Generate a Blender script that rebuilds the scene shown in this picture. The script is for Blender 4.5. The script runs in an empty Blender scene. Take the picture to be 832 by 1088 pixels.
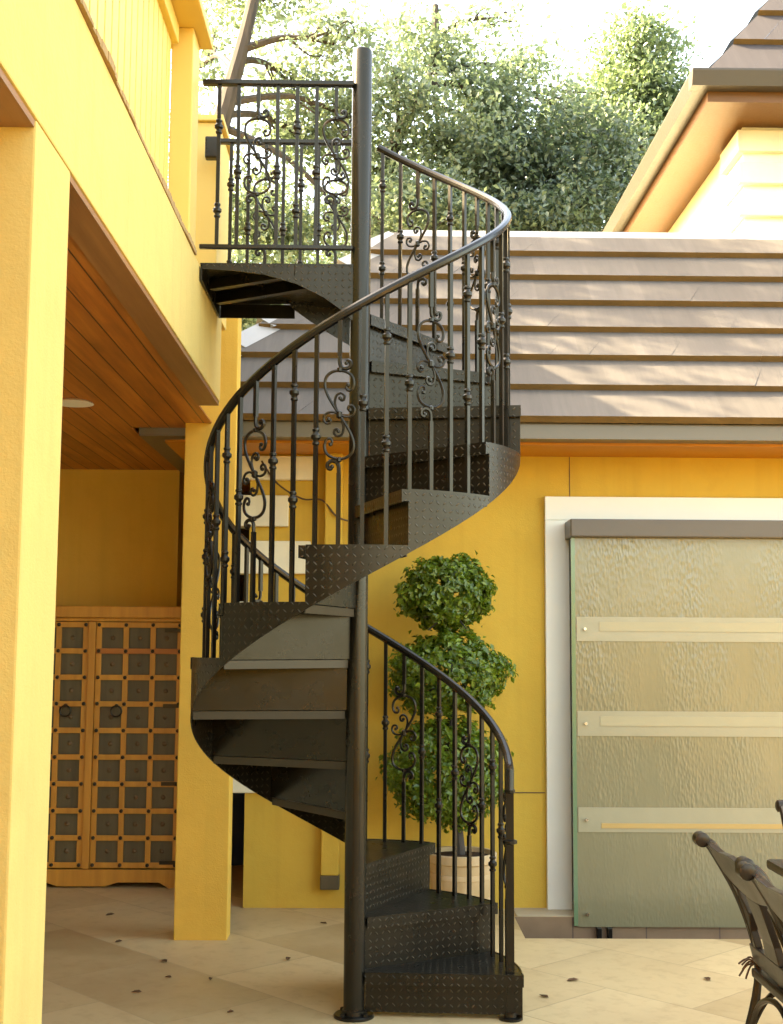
import bpy, bmesh, math, random
import numpy as np
from mathutils import Vector, Matrix
R = math.radians
sin, cos, pi = math.sin, math.cos, math.pi
random.seed(7)
scene = bpy.context.scene
COL = scene.collection

# ------------------------------------------------------------------ objects
def tag(o, label=None, cat=None, group=None, kind=None):
    if label: o['label'] = label
    if cat: o['category'] = cat
    if group: o['group'] = group
    if kind: o['kind'] = kind
    return o

def empty(name, loc=(0, 0, 0), rz=0, parent=None):
    o = bpy.data.objects.new(name, None)
    COL.objects.link(o)
    o.location = loc
    o.rotation_euler = (0, 0, rz)
    o.empty_display_size = 0.1
    if parent: o.parent = parent
    return o

def thing(name, label, cat, loc=(0, 0, 0), rz=0, group=None):
    return tag(empty(name, loc, rz), label, cat, group)

def link_mesh(name, me, parent=None, loc=(0, 0, 0), rz=0):
    o = bpy.data.objects.new(name, me)
    COL.objects.link(o)
    o.location = loc
    o.rotation_euler = (0, 0, rz)
    if parent: o.parent = parent
    return o

def children(o):
    return [c for c in list(COL.objects) if c.parent == o]

def copy_tree(o, parent=None):
    c = o.copy(); COL.objects.link(c); c.parent = parent
    for ch in children(o): copy_tree(ch, c)
    return c

class MB:
    """collects polygons; build() links them as one mesh object"""
    def __init__(s): s.v = []; s.f = []; s.uv = []; s.mi = []; s.sm = []
    def poly(s, pts, uv=None, mi=0, smooth=False):
        b = len(s.v); s.v += [tuple(p) for p in pts]
        s.f.append(list(range(b, b + len(pts)))); s.uv.append(uv); s.mi.append(mi); s.sm.append(smooth)
    def box(s, x0, x1, y0, y1, z0, z1, mi=0, M=None):
        c = [(x0,y0,z0),(x1,y0,z0),(x1,y1,z0),(x0,y1,z0),(x0,y0,z1),(x1,y0,z1),(x1,y1,z1),(x0,y1,z1)]
        if M is not None: c = [tuple(M @ Vector(p)) for p in c]
        b = len(s.v); s.v += c
        for q in ((0,3,2,1),(4,5,6,7),(0,1,5,4),(1,2,6,5),(2,3,7,6),(3,0,4,7)):
            s.f.append([b + i for i in q]); s.uv.append(None); s.mi.append(mi); s.sm.append(False)
        return s
    def tube(s, path, r, n=8, mi=0, rot=0, cap=True, smooth=True, sx=1.0):
        P = [Vector(p) for p in path]; N = len(P)
        rr = r if isinstance(r, (list, tuple)) else [r] * N
        T = []
        for i in range(N):
            t = (P[min(i+1, N-1)] - P[max(i-1, 0)])
            T.append(t.normalized() if t.length > 1e-9 else Vector((0,0,1)))
        up = Vector((0,0,1)) if abs(T[0].z) < .9 else Vector((0,1,0))
        a = T[0].cross(up).normalized(); base = len(s.v)
        for i in range(N):
            a = (a - T[i] * a.dot(T[i])).normalized(); b = T[i].cross(a)
            for k in range(n):
                w = rot + 2 * pi * k / n
                s.v.append(tuple(P[i] + (a * cos(w) * sx + b * sin(w)) * rr[i]))
        for i in range(N - 1):
            for k in range(n):
                k2 = (k + 1) % n
                s.f.append([base+i*n+k, base+i*n+k2, base+(i+1)*n+k2, base+(i+1)*n+k])
                s.uv.append(None); s.mi.append(mi); s.sm.append(smooth)
        if cap:
            s.f.append([base + k for k in range(n)][::-1]); s.uv.append(None); s.mi.append(mi); s.sm.append(False)
            s.f.append([base+(N-1)*n + k for k in range(n)]); s.uv.append(None); s.mi.append(mi); s.sm.append(False)
        return s
    def lathe(s, prof, n=16, c=(0,0,0), mi=0, smooth=True):
        base = len(s.v); N = len(prof)
        for r, z in prof:
            for k in range(n):
                w = 2 * pi * k / n
                s.v.append((c[0] + r*cos(w), c[1] + r*sin(w), c[2] + z))
        for i in range(N - 1):
            for k in range(n):
                k2 = (k+1) % n
                s.f.append([base+i*n+k, base+i*n+k2, base+(i+1)*n+k2, base+(i+1)*n+k])
                s.uv.append(None); s.mi.append(mi); s.sm.append(smooth)
        s.f.append([base + k for k in range(n)][::-1]); s.uv.append(None); s.mi.append(mi); s.sm.append(False)
        s.f.append([base+(N-1)*n + k for k in range(n)]); s.uv.append(None); s.mi.append(mi); s.sm.append(False)
        return s
    def prism(s, outline, axis, a, b, mi=0):
        """outline: 2D points; axis 'y' -> (x,z) profile swept along y; 'x' -> (y,z); 'z' -> (x,y)"""
        def P(p, t):
            return {'y': (p[0], t, p[1]), 'x': (t, p[0], p[1]), 'z': (p[0], p[1], t)}[axis]
        n = len(outline)
        A = [P(p, a) for p in outline]; B = [P(p, b) for p in outline]
        s.poly(A[::-1], mi=mi); s.poly(B, mi=mi)
        for i in range(n):
            j = (i+1) % n
            s.poly([A[i], A[j], B[j], B[i]], mi=mi)
        return s
    def mesh(s, name, mats, bevel=0, sharp=35, weld=True):
        me = bpy.data.meshes.new(name)
        me.from_pydata(s.v, [], s.f)
        if not isinstance(mats, (list, tuple)): mats = [mats]
        for m in mats: me.materials.append(m)
        uvl = me.uv_layers.new(name='UVMap')
        nv = np.array(s.v)
        for p in me.polygons:
            p.material_index = s.mi[p.index]; p.use_smooth = s.sm[p.index]
            uv = s.uv[p.index]
            if uv is None:
                n = p.normal; ax = max(range(3), key=lambda i: abs(n[i]))
                for li in p.loop_indices:
                    c = me.vertices[me.loops[li].vertex_index].co
                    uvl.data[li].uv = ((c.y, c.z), (c.x, c.z), (c.x, c.y))[ax]
            else:
                for k, li in enumerate(p.loop_indices): uvl.data[li].uv = uv[k]
        bm = bmesh.new(); bm.from_mesh(me)
        if weld: bmesh.ops.remove_doubles(bm, verts=bm.verts, dist=1e-5)
        bmesh.ops.recalc_face_normals(bm, faces=bm.faces)
        if bevel:
            ed = [e for e in bm.edges if len(e.link_faces) == 2 and e.calc_face_angle(0) > R(40)]
            bmesh.ops.bevel(bm, geom=ed, offset=bevel, segments=2, profile=.6, affect='EDGES', clamp_overlap=True)
        bm.to_mesh(me); bm.free()
        if any(s.sm): me.set_sharp_from_angle(angle=R(sharp))
        me.update()
        return me
    def build(s, name, mats, parent=None, bevel=0, loc=(0,0,0), rz=0, sharp=35):
        return link_mesh(name, s.mesh(name, mats, bevel, sharp), parent, loc, rz)

def catmull(pts, per=5):
    P = [Vector(p) for p in pts]; out = []
    for i in range(len(P) - 1):
        p0 = P[max(i-1,0)]; p1 = P[i]; p2 = P[i+1]; p3 = P[min(i+2,len(P)-1)]
        for k in range(per):
            t = k / per
            out.append(.5*((2*p1)+(p2-p0)*t+(2*p0-5*p1+4*p2-p3)*t*t+(-p0+3*p1-3*p2+p3)*t**3))
    out.append(P[-1]); return out

# ------------------------------------------------------------------ materials
class NT:
    def __init__(s, name):
        s.m = bpy.data.materials.new(name); s.m.use_nodes = True
        s.t = s.m.node_tree; s.t.nodes.clear()
        s.out = s.t.nodes.new('ShaderNodeOutputMaterial')
        s.b = s.t.nodes.new('ShaderNodeBsdfPrincipled')
        s.t.links.new(s.b.outputs[0], s.out.inputs[0])
    def n(s, typ, **kw):
        o = s.t.nodes.new('ShaderNode' + typ)
        for k, v in kw.items(): setattr(o, k, v)
        return o
    def set(s, sock, v):
        if hasattr(v, 'is_linked') or isinstance(v, bpy.types.NodeSocket): s.t.links.new(v, sock)
        else: sock.default_value = v
    def math(s, op, a, b=None, clamp=False):
        o = s.n('Math', operation=op); o.use_clamp = clamp; s.set(o.inputs[0], a)
        if b is not None: s.set(o.inputs[1], b)
        return o.outputs[0]
    def mix(s, f, a, b, mode='MIX'):
        o = s.n('MixRGB', blend_type=mode); s.set(o.inputs[0], f)
        for i, v in ((1, a), (2, b)):
            if isinstance(v, tuple) and len(v) == 3: v = v + (1,)
            s.set(o.inputs[i], v)
        return o.outputs[0]
    def noise(s, vec, scale, detail=4, rough=.55, out=0):
        o = s.n('TexNoise'); s.t.links.new(vec, o.inputs['Vector'])
        o.inputs['Scale'].default_value = scale; o.inputs['Detail'].default_value = detail
        o.inputs['Roughness'].default_value = rough
        return o.outputs[out]
    def ramp(s, f, stops):
        o = s.n('ValToRGB'); s.t.links.new(f, o.inputs[0]); e = o.color_ramp.elements
        while len(e) < len(stops): e.new(.5)
        for k, (p, c) in enumerate(stops):
            e[k].position = p; e[k].color = (c if isinstance(c, tuple) else (c, c, c)) + (1,)
        return o.outputs[0]
    def coord(s, kind='Object'):
        return s.n('TexCoord').outputs[kind]
    def pos(s): return s.n('NewGeometry').outputs['Position']
    def mapping(s, vec, loc=(0,0,0), rot=(0,0,0), sc=(1,1,1)):
        o = s.n('Mapping'); s.t.links.new(vec, o.inputs[0])
        o.inputs[1].default_value = loc; o.inputs[2].default_value = rot; o.inputs[3].default_value = sc
        return o.outputs[0]
    def bump(s, h, dist=.002, strength=1.0, prev=None):
        o = s.n('Bump'); s.t.links.new(h, o.inputs['Height'])
        o.inputs['Distance'].default_value = dist; o.inputs['Strength'].default_value = strength
        if prev is not None: s.t.links.new(prev, o.inputs['Normal'])
        return o.outputs[0]
    def done(s, col=None, rough=None, normal=None, **kw):
        if col is not None:
            if isinstance(col, tuple): s.b.inputs['Base Color'].default_value = col + (1,)
            else: s.t.links.new(col, s.b.inputs['Base Color'])
        if rough is not None: s.set(s.b.inputs['Roughness'], rough)
        if normal is not None: s.t.links.new(normal, s.b.inputs['Normal'])
        for k, v in kw.items(): s.set(s.b.inputs[k.replace('_', ' ')], v)
        return s.m

def hsv(c, k): return tuple(min(1, x*k) for x in c)

def stucco(name, c, seed=0, bump=.0016):
    t = NT(name); p = t.pos()
    n1 = t.noise(p, .9, 5); n2 = t.noise(p, 140, 3); n3 = t.noise(p, 6, 6, .6)
    col = t.mix(t.ramp(n1, [(.3, 0), (.7, 1)]), hsv(c, .93), hsv(c, 1.05))
    col = t.mix(t.math('MULTIPLY', t.ramp(n3, [(.52, 0), (.72, 1)]), .25), col, hsv(c, .82))
    # faint dirt streaks running down the wall
    st = t.noise(t.mapping(p, sc=(9, 9, .35)), 1.0, 4)
    col = t.mix(t.math('MULTIPLY', t.ramp(st, [(.5, 0), (.75, 1)]), .32), col, hsv(c, .72))
    bl = t.noise(p, 2.6, 7, .68)
    col = t.mix(t.math('MULTIPLY', t.ramp(bl, [(.5, 0), (.64, 1)]), .22), col, (c[0]*.82, c[1]*.74, c[2]*.7))
    b = t.bump(n2, bump, .7); b = t.bump(t.noise(p, 16, 5, .6), .004, .6, b)
    return t.done(col, .85, b, Specular_IOR_Level=.25)

YELLOW = (.60, .345, .047)
M = {}
M['stucco_house'] = stucco('house_stucco', (.60, .375, .058))
M['stucco_left'] = stucco('patio_stucco', (.62, .445, .14))
M['stucco_pier'] = stucco('pier_stucco', (.70, .425, .075))
M['stucco_back'] = stucco('patio_back_stucco', (.68, .43, .085))
M['cream'] = stucco('cream_stucco', (.78, .71, .49), bump=.001)
M['upper_wall'] = stucco('upper_wall_stucco', (.80, .755, .56), bump=.001)

def painted(name, c, rough=.5, var=.08, spec=.4, bumpd=.0008):
    t = NT(name); p = t.pos(); n = t.noise(p, 5, 5); n2 = t.noise(p, 60, 3)
    col = t.mix(n, hsv(c, 1-var), hsv(c, 1+var))
    rr = t.math('ADD', t.math('MULTIPLY', n2, .2), rough - .1)
    return t.done(col, rr, t.bump(t.noise(p, 35, 3), bumpd, .6), Specular_IOR_Level=spec)
M['white_trim'] = painted('white_trim', (.80, .76, .62), .45, .03)
M['slat_yellow'] = painted('slat_yellow', (.70, .50, .13), .55, .06)
M['post_yellow'] = painted('post_yellow', (.68, .46, .12), .55, .05)
M['gutter'] = painted('gutter_bronze', (.125, .098, .055), .35, .06, .5)
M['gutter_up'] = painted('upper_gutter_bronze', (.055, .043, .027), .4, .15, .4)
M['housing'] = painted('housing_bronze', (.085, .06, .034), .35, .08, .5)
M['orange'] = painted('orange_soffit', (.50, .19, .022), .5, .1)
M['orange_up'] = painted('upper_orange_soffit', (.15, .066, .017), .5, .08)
M['soil'] = painted('soil', (.06, .035, .02), .95, .3, .1, .01)
M['light_disc'] = painted('lamp_white', (.80, .78, .70), .4, .01)
M['blue'] = painted('blue_plastic', (.03, .05, .10), .4, .1)
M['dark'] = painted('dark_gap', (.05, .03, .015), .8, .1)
M['grey_metal'] = painted('grey_metal', (.22, .2, .17), .4, .2, .5)
M['cable'] = painted('cable_brown', (.10, .055, .02), .6, .1)
M['mortar'] = painted('broken_mortar', (.36, .23, .10), .9, .35, .2, .006)
M['ridge'] = painted('ridge_flashing', (.30, .285, .26), .6, .1)

def metal_paint(name, c=(.0075, .0062, .0045), rough=.28, diamond=False, cell=.030):
    t = NT(name); p = t.coord('Object')
    n = t.noise(p, 7, 5); n2 = t.noise(p, 90, 3)
    dust = t.noise(t.pos(), 3.5, 6, .65)
    col = t.mix(n, hsv(c, .75), hsv(c, 1.25))
    col = t.mix(t.math('MULTIPLY', t.ramp(dust, [(.45, 0), (.75, 1)]), .26), col, (.030, .024, .015))
    rr = t.math('ADD', t.math('MULTIPLY', n, .25), rough - .1)
    nb = t.bump(n2, .0006, .5)
    if diamond:
        uv = t.n('UVMap').outputs[0]
        sep = t.n('SeparateXYZ'); t.t.links.new(uv, sep.inputs[0])
        X = t.math('DIVIDE', sep.outputs[0], cell); Y = t.math('DIVIDE', sep.outputs[1], cell)
        par = t.math('FLOORED_MODULO', t.math('ADD', t.math('FLOOR', X), t.math('FLOOR', Y)), 2.0)
        fx = t.math('SUBTRACT', t.math('FRACT', X), .5); fy = t.math('SUBTRACT', t.math('FRACT', Y), .5)
        a = t.math('ADD', fx, fy); b = t.math('SUBTRACT', fx, fy)
        sg = t.math('SUBTRACT', 1.0, par)
        A = t.math('ADD', t.math('MULTIPLY', a, par), t.math('MULTIPLY', b, sg))
        B = t.math('ADD', t.math('MULTIPLY', b, par), t.math('MULTIPLY', a, sg))
        e = t.math('ADD', t.math('POWER', t.math('DIVIDE', t.math('ABSOLUTE', A), .46), 2.0),
                   t.math('POWER', t.math('DIVIDE', t.math('ABSOLUTE', B), .17), 2.0))
        hgt = t.math('SUBTRACT', 1.0, e, True)
        hgt = t.math('POWER', hgt, .6)
        glint = t.math('MULTIPLY', hgt, t.ramp(dust, [(.3, .25), (.7, .9)]))  # raised lozenges coloured lighter, glints put into the base colour
        col = t.mix(t.math('MULTIPLY', glint, .85), col, (.11, .09, .056))
        nb = t.bump(hgt, .0032, 1.0, nb)
    return t.done(col, rr, nb, Specular_IOR_Level=.38, Specular_Tint=(1, .88, .66, 1))
M['iron'] = metal_paint('black_iron')
M['rail'] = metal_paint('handrail_paint', (.008, .007, .006), .22)
M['diamond'] = metal_paint('diamond_plate', (.0085, .0068, .0045), .28, True)
M['riser'] = metal_paint('riser_plate', (.0065, .0052, .0035), .24)
M['lip'] = metal_paint('lit_edge', (.040, .032, .020), .45)  # lighter than the plates: light caught by the flange is painted in
M['pole'] = metal_paint('pole_paint', (.010, .0082, .0055), .22)
M['bronze'] = metal_paint('cast_bronze', (.022, .014, .009), .30)

def wood_planks():
    t = NT('ceiling_wood'); p = t.pos()
    s = t.n('SeparateXYZ'); t.t.links.new(p, s.inputs[0])
    w = .105
    xi = t.math('DIVIDE', s.outputs[0], w); idx = t.math('FLOOR', xi); fr = t.math('FRACT', xi)
    wn = t.n('TexWhiteNoise', noise_dimensions='1D'); t.t.links.new(idx, wn.inputs['W'])
    off = t.n('CombineXYZ'); t.t.links.new(t.math('MULTIPLY', wn.outputs[0], 37.0), off.inputs[1])
    t.t.links.new(t.math('MULTIPLY', idx, 3.7), off.inputs[2])
    va = t.n('VectorMath', operation='ADD'); t.t.links.new(p, va.inputs[0]); t.t.links.new(off.outputs[0], va.inputs[1])
    g = t.noise(t.mapping(va.outputs[0], sc=(14, .7, 1)), 1.6, 8, .62)
    g2 = t.noise(t.mapping(va.outputs[0], sc=(1.6, .6, 1)), 2.0, 4)
    col = t.ramp(g, [(.25, (.22, .066, .013)), (.5, (.44, .145, .028)), (.75, (.62, .24, .052))])
    col = t.mix(t.ramp(g2, [(.55, 0), (.75, .75)]), col, (.15, .045, .010))
    col = t.mix(t.math('MULTIPLY', wn.outputs[0], .45), col, (.27, .095, .016))
    gap = t.math('LESS_THAN', t.math('ABSOLUTE', t.math('SUBTRACT', fr, .5)), .475)
    col = t.mix(gap, (.02, .008, .003), col)
    return t.done(col, .42, t.bump(gap, .004, 1.0, t.bump(g, .001, .5)))
M['planks'] = wood_planks()

def wood(name, c1, c2, axis=2, scale=1.0, rough=.5):
    t = NT(name); p = t.pos()
    sc = [13, 13, 13]; sc[axis] = .8
    g = t.noise(t.mapping(p, sc=tuple(x*scale for x in sc)), 1.5, 8, .62)
    big = t.noise(p, 3, 4)
    col = t.ramp(g, [(.3, c1), (.7, c2)])
    col = t.mix(t.math('MULTIPLY', big, .3), col, hsv(c1, .6))
    return t.done(col, rough, t.bump(g, .0012, .6))
M['trim_wood'] = wood('soffit_trim', (.22, .10, .035), (.36, .175, .065), 1)
M['cab'] = wood('cabinet_wood', (.44, .175, .020), (.62, .285, .040), 2, 1, .45)
M['cab_red'] = wood('cabinet_wood_red', (.36, .105, .016), (.46, .16, .026), 0, 1, .45)
M['cab_panel'] = wood('cabinet_panel', (.060, .044, .018), (.12, .092, .042), 2, 1, .5)
M['boss'] = painted('panel_boss', (.13, .075, .03), .5, .3)
M['bark'] = wood('bark', (.022, .017, .012), (.085, .065, .045), 2, .8, .9)

def travertine(name, size=.60, ang=47):
    t = NT(name); p = t.mapping(t.pos(), rot=(0, 0, R(ang)))
    br = t.n('TexBrick'); t.t.links.new(p, br.inputs['Vector'])
    br.offset = .5; br.squash = 1
    br.inputs['Scale'].default_value = 1.0
    br.inputs['Brick Width'].default_value = size * 1.5; br.inputs['Row Height'].default_value = size
    br.inputs['Mortar Size'].default_value = .005; br.inputs['Mortar Smooth'].default_value = .4
    br.inputs['Color1'].default_value = (.0, .0, .0, 1); br.inputs['Color2'].default_value = (1, 1, 1, 1)
    br.inputs['Mortar'].default_value = (.5, .5, .5, 1); br.inputs['Bias'].default_value = 0
    n1 = t.noise(p, 2.2, 8, .62); n2 = t.noise(p, 11, 6, .65)
    va = t.n('VectorMath', operation='MULTIPLY_ADD'); t.t.links.new(br.outputs['Color'], va.inputs[0])
    va.inputs[1].default_value = (17, 11, 5); t.t.links.new(p, va.inputs[2])
    n3 = t.noise(va.outputs[0], 1.6, 6, .6)
    col = t.mix(br.outputs['Color'], (.33, .207, .080), (.66, .49, .245))
    col = t.mix(t.ramp(n3, [(.40, 0), (.7, .6)]), col, (.61, .45, .22))
    col = t.mix(t.ramp(n2, [(.5, 0), (.75, .5)]), col, (.36, .225, .095))
    dirt = t.noise(t.pos(), .8, 6, .6)
    col = t.mix(t.ramp(dirt, [(.48, 0), (.72, .4)]), col, (.31, .19, .085))
    col = t.mix(t.math('MULTIPLY', br.outputs['Fac'], .28), col, (.30, .21, .12))
    h = t.math('SUBTRACT', t.math('MULTIPLY', n2, .3), br.outputs['Fac'])
    rough = t.math('ADD', t.math('MULTIPLY', n1, .35), .3)
    return t.done(col, rough, t.bump(h, .0015, .6), Specular_IOR_Level=.45)
M['travertine'] = travertine('travertine')

def trench_tile():
    t = NT('trench_tile'); p = t.pos()
    s = t.n('SeparateXYZ'); t.t.links.new(p, s.inputs[0])
    fr = t.math('FRACT', t.math('DIVIDE', t.math('ADD', s.outputs[0], .13), .42))
    j = t.math('LESS_THAN', fr, .018)
    n = t.noise(p, 6, 6)
    col = t.mix(n, (.15, .085, .038), (.28, .17, .085)); col = t.mix(j, col, (.10, .06, .035))
    return t.done(col, .6, t.bump(n, .002, .5))
M['trench'] = trench_tile()

def earth():
    t = NT('earth'); p = t.pos(); n = t.noise(p, .6, 8); n2 = t.noise(p, 12, 5)
    return t.done(t.mix(n, (.07, .08, .03), (.16, .13, .07)), .95, t.bump(n2, .02, 1))
M['earth'] = earth()

def shingles(name, a, b, butt=False):
    t = NT(name); p = t.pos()
    uv = t.n('UVMap').outputs[0]
    sep = t.n('SeparateXYZ'); t.t.links.new(uv, sep.inputs[0])
    row = t.math('FLOOR', sep.outputs[1]); 
    wn = t.n('TexWhiteNoise', noise_dimensions='1D'); t.t.links.new(row, wn.inputs['W'])
    x = t.math('ADD', t.math('DIVIDE', sep.outputs[0], .34), t.math('MULTIPLY', wn.outputs[0], 7.3))
    cell = t.math('FLOOR', x)
    wn2 = t.n('TexWhiteNoise', noise_dimensions='2D'); cv = t.n('CombineXYZ')
    t.t.links.new(cell, cv.inputs[0]); t.t.links.new(row, cv.inputs[1]); t.t.links.new(cv.outputs[0], wn2.inputs['Vector'])
    st = t.noise(t.mapping(uv, sc=(16, .5, 1)), 1.4, 7, .65)
    bl = t.noise(p, 1.6, 6)
    col = t.mix(st, a, b)
    col = t.mix(t.math('MULTIPLY', wn2.outputs[0], .45), col, hsv(a, .85))
    col = t.mix(t.ramp(bl, [(.45, 0), (.75, .4)]), col, hsv(b, .65))
    return t.done(col, .88, t.bump(st, .003, .7), Specular_IOR_Level=.2)
M['shingle'] = shingles('roof_shake', (.074, .064, .054), (.134, .117, .098))
M['shingle_butt'] = painted('shake_butt', (.15, .09, .032), .9, .35, .2, .006)
M['shingle_dark'] = shingles('upper_roof_shake', (.035, .030, .030), (.07, .062, .06))

def terracotta():
    t = NT('terracotta'); p = t.pos(); n = t.noise(p, 9, 6); n2 = t.noise(t.mapping(p, sc=(1,1,.3)), 14, 5)
    col = t.mix(n, (.42, .265, .115), (.56, .385, .19)); col = t.mix(t.ramp(n2, [(.5, 0), (.75, .5)]), col, (.62, .49, .33))
    return t.done(col, .85, t.bump(n, .003, .5))
M['terracotta'] = terracotta()

def leaf_mat(name, a, b, rough=.35, trans=.35):
    t = NT(name)
    uv = t.n('UVMap').outputs[0]
    sep = t.n('SeparateXYZ'); t.t.links.new(uv, sep.inputs[0])
    col = t.mix(sep.outputs[0], a, b)
    t.done(col, rough, None, Specular_IOR_Level=.5)
    tr = t.n('BsdfTranslucent'); t.t.links.new(t.mix(.5, col, (b[0]*1.5, b[1]*1.7, b[2]*.9)), tr.inputs[0])
    mx = t.n('MixShader'); mx.inputs[0].default_value = trans
    t.t.links.new(t.b.outputs[0], mx.inputs[1]); t.t.links.new(tr.outputs[0], mx.inputs[2])
    t.t.links.new(mx.outputs[0], t.out.inputs[0])
    return t.m
M['leaf_top'] = leaf_mat('topiary_leaf', (.045, .090, .008), (.22, .29, .025), .36, .3)
M['leaf_oak'] = leaf_mat('oak_leaf', (.07, .105, .055), (.165, .215, .12), .38, .4)  # oak leaf colours lifted in blue, haze mixed into the colour
M['leaf_dark'] = leaf_mat('dark_oak_leaf', (.042, .068, .042), (.115, .15, .092), .38, .35)
M['leaf_pale'] = leaf_mat('pale_oak_leaf', (.085, .12, .078), (.20, .245, .165), .4, .45)
M['dry_leaf'] = painted('dry_leaf', (.11, .055, .022), .8, .3)

def obscure_glass():
    t = NT('textured_glass'); p = t.pos()
    v = t.n('TexVoronoi', feature='SMOOTH_F1'); v.inputs['Scale'].default_value = 1.0
    t.t.links.new(t.mapping(p, sc=(75, 1, 30)), v.inputs['Vector']); v.inputs['Smoothness'].default_value = .7
    n = t.noise(t.mapping(p, sc=(34, 1, 8)), 1.5, 3)
    h = t.math('ADD', v.outputs[0], t.math('MULTIPLY', n, .9))
    big = t.noise(p, 1.3, 4)
    col = t.mix(big, (.165, .143, .074), (.235, .205, .112))
    run = t.ramp(t.noise(t.mapping(p, sc=(2.2, 1, .7)), 1.6, 4), [(.36, .12), (.62, 1)])
    return t.done(col, .20, t.bump(t.math('MULTIPLY', h, run), .0026, 1.0), Specular_IOR_Level=.6)
M['glass'] = obscure_glass()
def band_mat():
    t = NT('frosted_band'); p = t.pos(); n = t.noise(p, 7, 4)
    return t.done(t.mix(n, (.27, .238, .14), (.33, .29, .175)), .3, t.bump(t.noise(p, 20, 3), .002, .5), Specular_IOR_Level=.6)
M['band'] = band_mat()
M['band_rail'] = painted('band_rail', (.44, .28, .09), .5, .05)
M['band_soft'] = painted('band_soft', (.36, .30, .165), .5, .06)
M['glass_edge'] = NT('glass_edge').done((.13, .20, .10), .15, None, Specular_IOR_Level=.7)
M['steel'] = NT('steel').done((.6, .58, .52), .25, None, Metallic=1.0)
def pane_dark():
    return NT('door_inside').done((.30, .27, .18), .6)
M['inside'] = pane_dark()

# ------------------------------------------------------------------ camera
F = 1343.0; PITCH, ROLL, YAW = R(5.94), R(.35), R(-.66)
cam = bpy.data.cameras.new('camera'); co = bpy.data.objects.new('camera', cam); COL.objects.link(co)
cam.sensor_fit = 'HORIZONTAL'; cam.sensor_width = 36; cam.lens = F / 832 * 36
cam.clip_end = 2000; cam.clip_start = .05
h_f = Vector((-sin(YAW), cos(YAW), 0)); right = Vector((cos(YAW), sin(YAW), 0)); upw = Vector((0, 0, 1))
fwd = h_f * cos(PITCH) + upw * sin(PITCH); up = -h_f * sin(PITCH) + upw * cos(PITCH)
rc = right * cos(ROLL) + up * sin(ROLL); uc = -right * sin(ROLL) + up * cos(ROLL)
mw = Matrix.Identity(4)
for i in range(3):
    mw[i][0] = rc[i]; mw[i][1] = uc[i]; mw[i][2] = -fwd[i]
mw[0][3], mw[1][3], mw[2][3] = 0, 0, 1.546
co.matrix_world = mw
scene.camera = co

# ------------------------------------------------------------------ light
SUN = Vector((-1.0, .20, .78)).normalized()
w = bpy.data.worlds.new('World'); scene.world = w; w.use_nodes = True
nt = w.node_tree; bg = nt.nodes['Background']
sky = nt.nodes.new('ShaderNodeTexSky'); sky.sky_type = 'NISHITA'; sky.sun_disc = False
sky.sun_elevation = math.asin(SUN.z); sky.sun_rotation = math.atan2(SUN.x, SUN.y)
sky.air_density = 1.0; sky.dust_density = 4.0; sky.ozone_density = .6
nt.links.new(sky.outputs[0], bg.inputs[0]); bg.inputs[1].default_value = .15
sl = bpy.data.lights.new('sun', 'SUN'); sl.energy = 2.8; sl.angle = R(.5); sl.color = (1, .93, .80)
so = bpy.data.objects.new('sun', sl); COL.objects.link(so)
so.rotation_euler = (-SUN).to_track_quat('-Z', 'Y').to_euler(); so.location = (-6, -4, 12)
vs = scene.view_settings
scene.display_settings.display_device = 'sRGB'
vs.view_transform = 'Standard'; vs.look = 'None'; vs.exposure = 3.7; vs.gamma = 1; vs.use_curve_mapping = False
vs.use_white_balance = True; vs.white_balance_temperature = 8600; vs.white_balance_tint = 8
scene.cycles.max_bounces = 10; scene.cycles.diffuse_bounces = 6; scene.cycles.glossy_bounces = 4
scene.cycles.transparent_max_bounces = 8
scene.cycles.use_denoising = True

# ------------------------------------------------------------------ ground
TX0, TX1, TY0, TY1 = .80, 5.2, 6.87, 7.40
def sheet(mb, xs, ys, z, holes):
    for i in range(len(xs)-1):
        for j in range(len(ys)-1):
            if (i, j) in holes: continue
            mb.poly([(xs[i],ys[j],z),(xs[i+1],ys[j],z),(xs[i+1],ys[j+1],z),(xs[i],ys[j+1],z)])
mb = MB(); sheet(mb, [-7, TX0, TX1, 9], [-6, TY0, TY1, 12], 0, {(1, 1)})
tag(mb.build('patio_paving', M['travertine']), kind='structure')
mb = MB(); sheet(mb, [-600, -7, 9, 600], [-400, -6, 12, 900], -.02, {(1, 1)})
tag(mb.build('ground', M['earth']), kind='structure')
mb = MB()
mb.poly([(TX0,TY1,0),(TX1,TY1,0),(TX1,TY1,-.3),(TX0,TY1,-.3)])
mb.poly([(TX0,TY0,0),(TX1,TY0,0),(TX1,TY0,-.3),(TX0,TY0,-.3)])
mb.poly([(TX0,TY0,0),(TX0,TY1,0),(TX0,TY1,-.3),(TX0,TY0,-.3)])
mb.poly([(TX1,TY0,0),(TX1,TY1,0),(TX1,TY1,-.3),(TX1,TY0,-.3)])
mb.poly([(TX0,TY0,-.3),(TX1,TY0,-.3),(TX1,TY1,-.3),(TX0,TY1,-.3)])
tag(mb.build('sunken_channel', M['trench']), kind='structure')

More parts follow.
